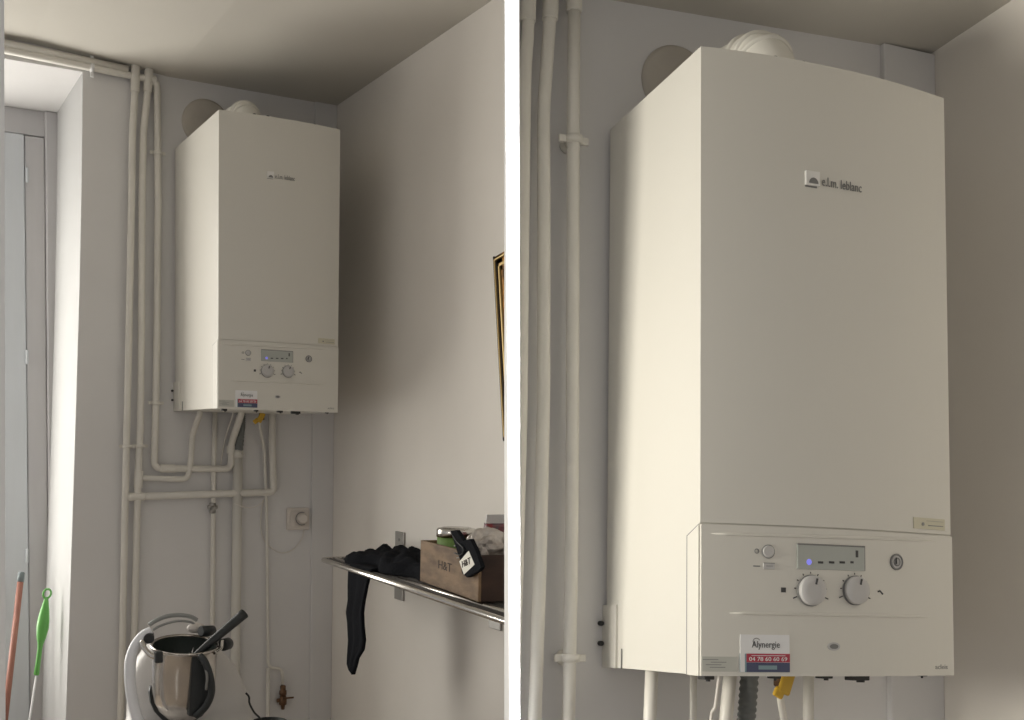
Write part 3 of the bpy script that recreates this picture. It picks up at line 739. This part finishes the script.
# ================================================================== FOOD PROCESSOR
YP = -.28
P = lambda px, py, dy=0.: a(px, py, y=YP + dy)
bc = P(185, 645); rim = (P(219, 645) - P(152, 645)).length / 2
zbot = P(188, 722).z
ztab = P(188, 800).z; AX = V((0, -.14, 1)).normalized()
fp = empty('food_processor', A, (bc.x, YP + .05, ztab), 'white kitchen food processor with a steel mixing bowl at the lower left', 'food processor')
# body: stacked rounded sections behind and under the bowl
lay = [(800, 126, 262, .05, .19), (727, 128, 256, .05, .19), (724, 129, 255, .11, .15), (719, 129.5, 253, .18, .085), (704, 130, 249, .18, .085), (688, 131, 243, .185, .08), (672, 134, 235, .19, .075), (661, 139, 226, .195, .07), (651, 146, 216, .20, .065), (645, 155, 205, .20, .06), (642, 168, 192, .20, .05)]
rings_ = []
for (py, xl, xr, dy, hd) in lay:
    l_, r_ = P(xl, py, dy - hd * .4), P(xr, py, dy - hd * .4); c = (l_ + r_) / 2; hw = (r_ - l_).length / 2
    ring = []
    for k_ in range(40):
        t = 2 * PI * k_ / 40; ct, st_ = math.cos(t), math.sin(t)
        ring.append(V((c.x + hw * math.copysign(abs(ct) ** .7, ct), YP + dy + hd * math.copysign(abs(st_) ** .7, st_), P(185, py, .1).z if py < 800 else ztab)))
    rings_.append(ring)
build('base_body', MB().rings(rings_), 'body', A, fp)
q = [P(x_, y_, -.02) for x_, y_ in ((151, 630), (143, 635), (135.5, 645), (131, 658), (130, 672), (131, 690), (134, 706), (139, 725), (141, 745))]
qs = spline(q, 6); build('side_arm', MB().tube(qs, [.012 + .006 * min(1, i / 20) for i in range(len(qs))], 16), 'bodyw', A, fp, label='bright white curved arm')
q = [P(x_, y_, .10) for x_, y_ in ((149, 625), (156, 620.5), (166, 616.5), (178, 615), (190, 616.5), (197, 620))]
build('lid_band', MB().tube(spline(q), .0075, 12), 'clear', A, fp, label='smoky grey band')
q = [P(x_, y_, .085) for x_, y_ in ((153, 630), (160, 626), (170, 622.5), (180, 621), (190, 622), (196, 625))]
build('lid_band', MB().tube(spline(q), .004, 10), 'clear', A, fp, label='thin grey band')
build('rear_pad', blob(P(196, 628, .09), .030, .02, .018, 2, 3, .05), 'pcream', A, fp)
# bowl
hb = bc.z - zbot
prof = [(rim * .30, -hb), (rim * .55, -hb * .94), (rim * .76, -hb * .84), (rim * .88, -hb * .72), (rim * .93, -hb * .58), (rim * .945, -hb * .3), (rim * .95, -.01), (rim, -.002), (rim * 1.02, .002), (rim * .98, .005), (rim * .92, 0)]
bw_ = build('mixing_bowl', MB().lathe(prof, bc, AX, 48, cap=False).lathe([(rim * .92, 0), (rim * .90, -hb * .6), (rim * .6, -hb * .8), (0, -hb * .82)], bc, AX, 48, cap=False), 'steel', A, fp, label='polished steel bowl')
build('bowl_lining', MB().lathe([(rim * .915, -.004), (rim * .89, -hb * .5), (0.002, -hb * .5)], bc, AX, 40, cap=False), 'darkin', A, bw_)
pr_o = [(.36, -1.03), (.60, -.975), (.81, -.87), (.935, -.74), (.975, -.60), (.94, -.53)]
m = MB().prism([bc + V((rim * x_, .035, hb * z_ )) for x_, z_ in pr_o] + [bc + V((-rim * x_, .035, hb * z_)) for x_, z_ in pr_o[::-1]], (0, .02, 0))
build('base_outline', m, 'black', A, bw_, label='black lower edge, contact shadow and gasket line')  # flat black plate behind the bowl, paints contact shadow and gasket line
build('blade', MB().prism([bc + V(p_) for p_ in ((-.045, .0, -.055), (-.035, 0, -.012), (-.025, 0, -.030), (.0, 0, -.05))], (0, .003, 0)).prism([bc + V(p_) for p_ in ((.01, .0, -.055), (.03, .01, -.010), (.022, 0, -.04))], (0, .003, 0)).prism([bc + V(p_) for p_ in ((-.01, -.02, -.055), (.012, -.02, -.02), (.018, -.02, -.022), (.01, -.02, -.055))], (0, .004, 0)), 'steel', A, bw_)
# handle
yf = -rim - .002
def Q(px, py, dy): return a(px, py, y=YP + dy)
pl = [Q(x_, y_, yf + .008) for x_, y_ in ((192, 657), (202, 656), (211, 692), (207, 708), (194, 717), (189, 716))]
build('handle_plate', MB().prism(pl, (0, .03, 0)), 'black', A, bw_)
q = [Q(200, 656, yf - .002), Q(205, 662, yf - .022), Q(210, 676, yf - .032), Q(211.5, 692, yf - .032), Q(206, 706, yf - .02), Q(196, 716, yf + .004)]
build('bowl_handle', MB().tube(spline(q, 7), .0115, 14), 'black', A, bw_, label='black handle')
q = [Q(204, 664, yf - .012), Q(207, 676, yf - .044), Q(206, 690, yf - .044)]
build('handle_inlay', MB().tube(spline(q, 5), .004, 8), 'knobrim', A, bw_)
# clamps
kb = P(147.5, 638, -.02)
build('locking_roller', MB().cyl(kb + V((0, -.02, 0)), (0.2, 1, .1), .0165, .05, .003, 20), 'black', A, fp)
q = [P(142, 641, -.04), P(145, 649, -.06), P(152, 656, -.08), P(160, 658, -.095)]
build('steel_arm', MB().tube(spline(q, 6), .0085, 12), 'chrome', A, fp)
kb = P(158.5, 657, -.098); build('arm_pad', MB().box(kb - V((.012, .012, .018)), kb + V((.012, .012, .018)), .004), 'black', A, fp)
kb = P(205, 630, .05); build('locking_roller', MB().cyl(kb + V((-.02, -.02, 0)), (1, .5, -.1), .018, .055, .003, 20), 'black', A, fp)
kb = P(225, 644, .0); build('locking_roller', MB().cyl(kb + V((-.014, -.02, 0)), (.8, .8, 0), .020, .04, .003, 20), 'black', A, fp)
q = [P(222, 640, -.03), P(221, 648, -.05), P(214, 653, -.08)]
build('steel_arm', MB().tube(spline(q, 6), .006, 12), 'chrome', A, fp)
# spatula standing in the bowl
s0, s1 = P(193, 657, -.02), P(245.5, 612.5, -.02)
dd = (s1 - s0)
build('spatula', MB().lathe([(.006, 0), (.009, .05 * dd.length), (.0135, .35 * dd.length), (.0165, .9 * dd.length), (.0172, .985 * dd.length), (.011, dd.length)], s0, dd, 16), 'black', A,
      label='dark round-handled spatula leaning out of the steel bowl', cat='spatula')
# worktop under it and a black pan beside
tbz = ztab
tb = empty('side_table', A, (bc.x + .1, YP + .05, FL), 'low worktop carrying the food processor', 'table')
build('table_top', MB().box((bc.x - .35, YP - .25, tbz - .03), (bc.x + .62, YP + .30, tbz), .003), 'table', A, tb)
for sx in (-.32, .58):
    for sy in (-.22, .24): build('leg', MB().box((bc.x + sx, YP + sy, FL), (bc.x + sx + .04, YP + sy + .04, tbz - .03), .002), 'table', A, tb)
YQ = YP + .16; pp = a(269, 721, y=YQ)
pe = empty('saucepan', A, (pp.x, YQ, tbz), 'dark pan rim just showing right of the food processor at the bottom', 'pan')
build('pan_body', MB().lathe([(.05, tbz - pp.z), (.056, tbz - pp.z + .01), (.060, -.004), (.063, 0), (.058, .001), (.05, tbz - pp.z + .006)], (pp.x, YQ, pp.z), (0, 0, 1), 32, cap=False).cyl((pp.x, YQ, tbz + .0005), (0, 0, 1), .052, .004), 'black', A, pe)
q = [P(246, 693, .1), P(249, 697, .1), P(249.5, 703, .1), P(254, 712, .1), P(262, 722, .1), P(266, 745, .12), V((P(266, 745, .12).x, YP + .12, tbz + .005))]
build('power_cord', MB().tube(spline(q), .0035, 8), 'black', A, fp)

# ================================================================== PARTITION ADDED FOR THE WHITE GAP BETWEEN THE TWO VIEWS
class CamRoom: pass
P0 = CamRoom(); P0.F = camM @ Matrix(((1, 0, 0, 0), (0, 0, 1, 0), (0, -1, 0, 0), (0, 0, 0, 1))).inverted()    # x right, y forward, z up
P0.F = camM @ Matrix.Rotation(-PI / 2, 4, 'X')
ZP = 1.80
x0, x1 = (504.3 - CX) / F * ZP, (519.7 - CX) / F * ZP
mb = MB().box((x0, ZP, -1.35), (x1, 2.06, 1.05)); struct('wall_gap_partition', mb, 'edge', P0, 'white edge of the thin partition added for the gap between the two views')

# ================================================================== THE RIGHT, CLOSE-UP CORNER
b = B.at
FLB = -1.75; XRB = b(940.5, 400, y=YB - .012).x
zc0, zc1 = b(640, 5, y=YB), b(915, 47.5, y=YB - .012)
zceil = lambda x: zc0.z + (x - zc0.x) * (zc1.z - zc0.z) / (zc1.x - zc0.x)
ZCB = zceil(0)
CPL = V((B.R[0][0], B.R[0][1], B.R[0][2]))           # camera x of a room point = CPL . p + t.x
xat = lambda y, z: (0.0015 - B.t.x - CPL.y * y - CPL.z * z) / CPL.x
xl = b(513, 300, y=YB).x
def slab(pts8):
    m = MB(); v = [m.bm.verts.new(p) for p in pts8]
    for f in ((0, 1, 2, 3), (4, 5, 6, 7), (0, 1, 5, 4), (1, 2, 6, 5), (2, 3, 7, 6), (3, 0, 4, 7)): m.bm.faces.new([v[i] for i in f])
    return m
ZT_ = .36
mb = slab([(xat(YB, FLB), YB, FLB), (XRB + .1, YB, FLB), (XRB + .1, YB, ZT_), (xat(YB, ZT_), YB, ZT_),
           (xat(YB + .1, FLB), YB + .1, FLB), (XRB + .1, YB + .1, FLB), (XRB + .1, YB + .1, ZT_), (xat(YB + .1, ZT_), YB + .1, ZT_)])
struct('wall_back_2', mb, 'wall', B, 'plaster wall behind the close-up boiler')
mb = MB().box((XRB, -1.25, FLB), (XRB + .08, YB + .05, ZT_)); struct('wall_right_2', mb, 'wallr', B)
def cp(y, up): x = xat(y, .26); return V((x, y, zceil(x) + up))
xr_ = XRB + .08
mb = slab([cp(-1.25, 0), (xr_, -1.25, zceil(xr_)), (xr_, YB + .1, zceil(xr_)), cp(YB + .1, 0),
           cp(-1.25, .08), (xr_, -1.25, zceil(xr_) + .08), (xr_, YB + .1, zceil(xr_) + .08), cp(YB + .1, .08)])
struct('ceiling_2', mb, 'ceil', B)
c0 = b(888, 400, y=YB - .012)
mb = MB().box((c0.x, YB - .012, FLB), (XRB, YB + .01, ZCB + .03), .003); struct('trim_4', mb, 'wall', B, 'boxed pipe chase right of the close-up boiler')
PB = .0108
offb = lambda px, py, o: b(px, py, y=YB - o)
runb = lambda pts, o: [offb(x, y, o) for x, y in pts]
def downB(pts): return pts + [zc(pts[-1], FLB)]
q1 = runb([(529, -30), (528, 30), (525, 70), (523, 200), (521, 400), (517, 560), (512, 740)], .03); q1[0].z = ZCB
e1 = pipe_thing(B, downB(q1), PB, 'cream pipe half hidden by the partition, leftmost in the close-up')
sleeve(B, q1[0], offb(527.5, 22, .03), PB, e1)
q2 = runb([(552, -30), (550.5, 10), (547, 60), (543.5, 110), (544, 220), (543.5, 400), (540, 560), (534, 740)], .03); q2[0].z = ZCB
e2 = pipe_thing(B, downB(q2), PB, 'gently bent cream pipe, second from the partition in the close-up')
sleeve(B, q2[0], offb(550, 20, .03), PB, e2)
q3 = runb([(574.5, -30), (573.5, 100), (573, 250), (572.5, 420), (571.5, 560), (568, 740)], .03); q3[0].z = ZCB
e3 = pipe_thing(B, downB(q3), PB, 'straight cream pipe with wall clips next to the close-up boiler')
sleeve(B, q3[0], offb(574, 12, .03), PB, e3)
clip(B, offb(573.6, 140, .03), PB, -1, e3); clip(B, offb(570, 658, .03), PB, -1, e3)
# pipes below the close-up boiler
def under(px0, px1, r, o, lab, m_='pipe', name='heating_pipe', cat='pipe', yo=None):
    t_ = offb(px0, 676, o); t_.z = -B.h + .006
    bt = offb(px1, 740, o); return pipe_thing(B, [t_, bt, zc(bt, FLB)], r, lab, cat, name, m=m_)
under(652, 649, PB * .95, .11, 'cream pipe coming out at the left end under the close-up boiler')
under(693.5, 693, .0056, .10, 'thin greenish white pipe under the front left corner of the close-up boiler')
under(731, 724, PB * 1.0, .13, 'cream pipe under the data label of the close-up boiler')
t_ = offb(720, 676, .20); t_.z = -B.h + .004; u_ = offb(710, 740, .16)
build('cable', MB().tube(spline([t_, offb(715.5, 705, .18), u_, zc(u_, FLB + .4)]), .0026, 8), 'cable', B, label='thin white cable hanging under the close-up boiler', cat='cable')
t_ = offb(750, 676, .13); t_.z = -B.h + .004; u_ = offb(745, 742, .11)
pth = spline([t_, (t_ + u_) / 2, u_, u_ + V((0, 0, -.1))], 22)
build('flexible_hose', MB().tube(pth, [.0145 + .0012 * math.sin(i * 1.6) for i in range(len(pth))], 16), 'hose', B, label='dark grey ribbed hose under the installer sticker of the close-up boiler', cat='hose')
t_ = offb(780, 676, .20); t_.z = -B.h + .004
bt = offb(788, 742, .14)
eg = pipe_thing(B, [t_, offb(779.5, 694, .19), bt, zc(bt, FLB)], .0058, 'thin white gas pipe with a yellow lever under the close-up boiler', name='gas_pipe', m='pipe')
build('valve_body', MB().cyl(t_ + V((0, 0, -.026)), (0, 0, 1), .010, .026, .002, 12), 'brass', B, eg)
p = t_ + V((.001, -.020, -.012))
build('lever', MB().box((-.011, -.003, -.026), (.011, .004, .010), .003, Matrix.Translation(p) @ Matrix.Rotation(.35, 4, 'Y')).box((-.010, -.002, -.034), (.008, .005, -.018), .003, Matrix.Translation(p + V((-.002, 0, 0))) @ Matrix.Rotation(.5, 4, 'Y')), 'yellow', B, eg, label='yellow lever')
under(809, 808, PB * .85, .05, 'pale pipe near the middle under the close-up boiler')

# ================================================================== LIGHT
w = bpy.data.worlds.new('world'); SC.world = w; w.use_nodes = True
bg = w.node_tree.nodes['Background']; bg.inputs['Strength'].default_value = .40

wn = w.node_tree; tc = wn.nodes.new('ShaderNodeTexCoord'); sp = wn.nodes.new('ShaderNodeSeparateXYZ'); rp = wn.nodes.new('ShaderNodeValToRGB')
mr = wn.nodes.new('ShaderNodeMapRange'); mr.inputs['From Min'].default_value = -1
wn.links.new(tc.outputs['Generated'], sp.inputs[0]); wn.links.new(sp.outputs['Z'], mr.inputs['Value']); wn.links.new(mr.outputs[0], rp.inputs['Fac'])
rp.color_ramp.elements[0].color = (.94, .94, .97, 1); rp.color_ramp.elements[1].color = (1.0, .95, .885, 1); wn.links.new(rp.outputs['Color'], bg.inputs['Color'])
def area(name, M4, sx, sy, power, col, spread=PI, vis=True):
    l = bpy.data.lights.new(name, 'AREA'); l.shape = 'RECTANGLE'; l.size = sx; l.size_y = sy; l.energy = power; l.color = col; l.spread = spread
    o = bpy.data.objects.new(name, l); COL.objects.link(o); o.matrix_world = M4; return o
def look(room, p, tgt):
    p, tgt = room.F @ V(p), room.F @ V(tgt)
    return Matrix.Translation(p) @ (tgt - p).to_track_quat('-Z', 'Y').to_matrix().to_4x4()
# daylight through the window of the left room (outside the frame, in the niche)
area('window_light', look(A, (-1.2, NB - .06, -1.05), (-1.0, 0, -1.05)), .95, 1.9, 45, (1.0, .96, .88))
# added lamp, stands in for niche window light on the close-up boiler
area('side_fill_light', look(P0, (-2.0, .93, .15), (.3, 1.75, .1)), .8, .5, 10, (1.0, .95, .84), PI * .4)
# added narrow lamp beam that whitens the partition edge
xm = (x0 + x1) / 2 + .0040
area('edge_beam_lamp', look(P0, (xm + .40, .72, .12), (xm, ZP, .12)), .012, 1.6, 2.0, (1, 1, 1), math.radians(.5))

SC.view_settings.view_transform = 'Standard'; SC.view_settings.look = 'None'; SC.view_settings.gamma = 1
SC.view_settings.use_curve_mapping = False; SC.view_settings.exposure = 0
SC.cycles.max_bounces = 8
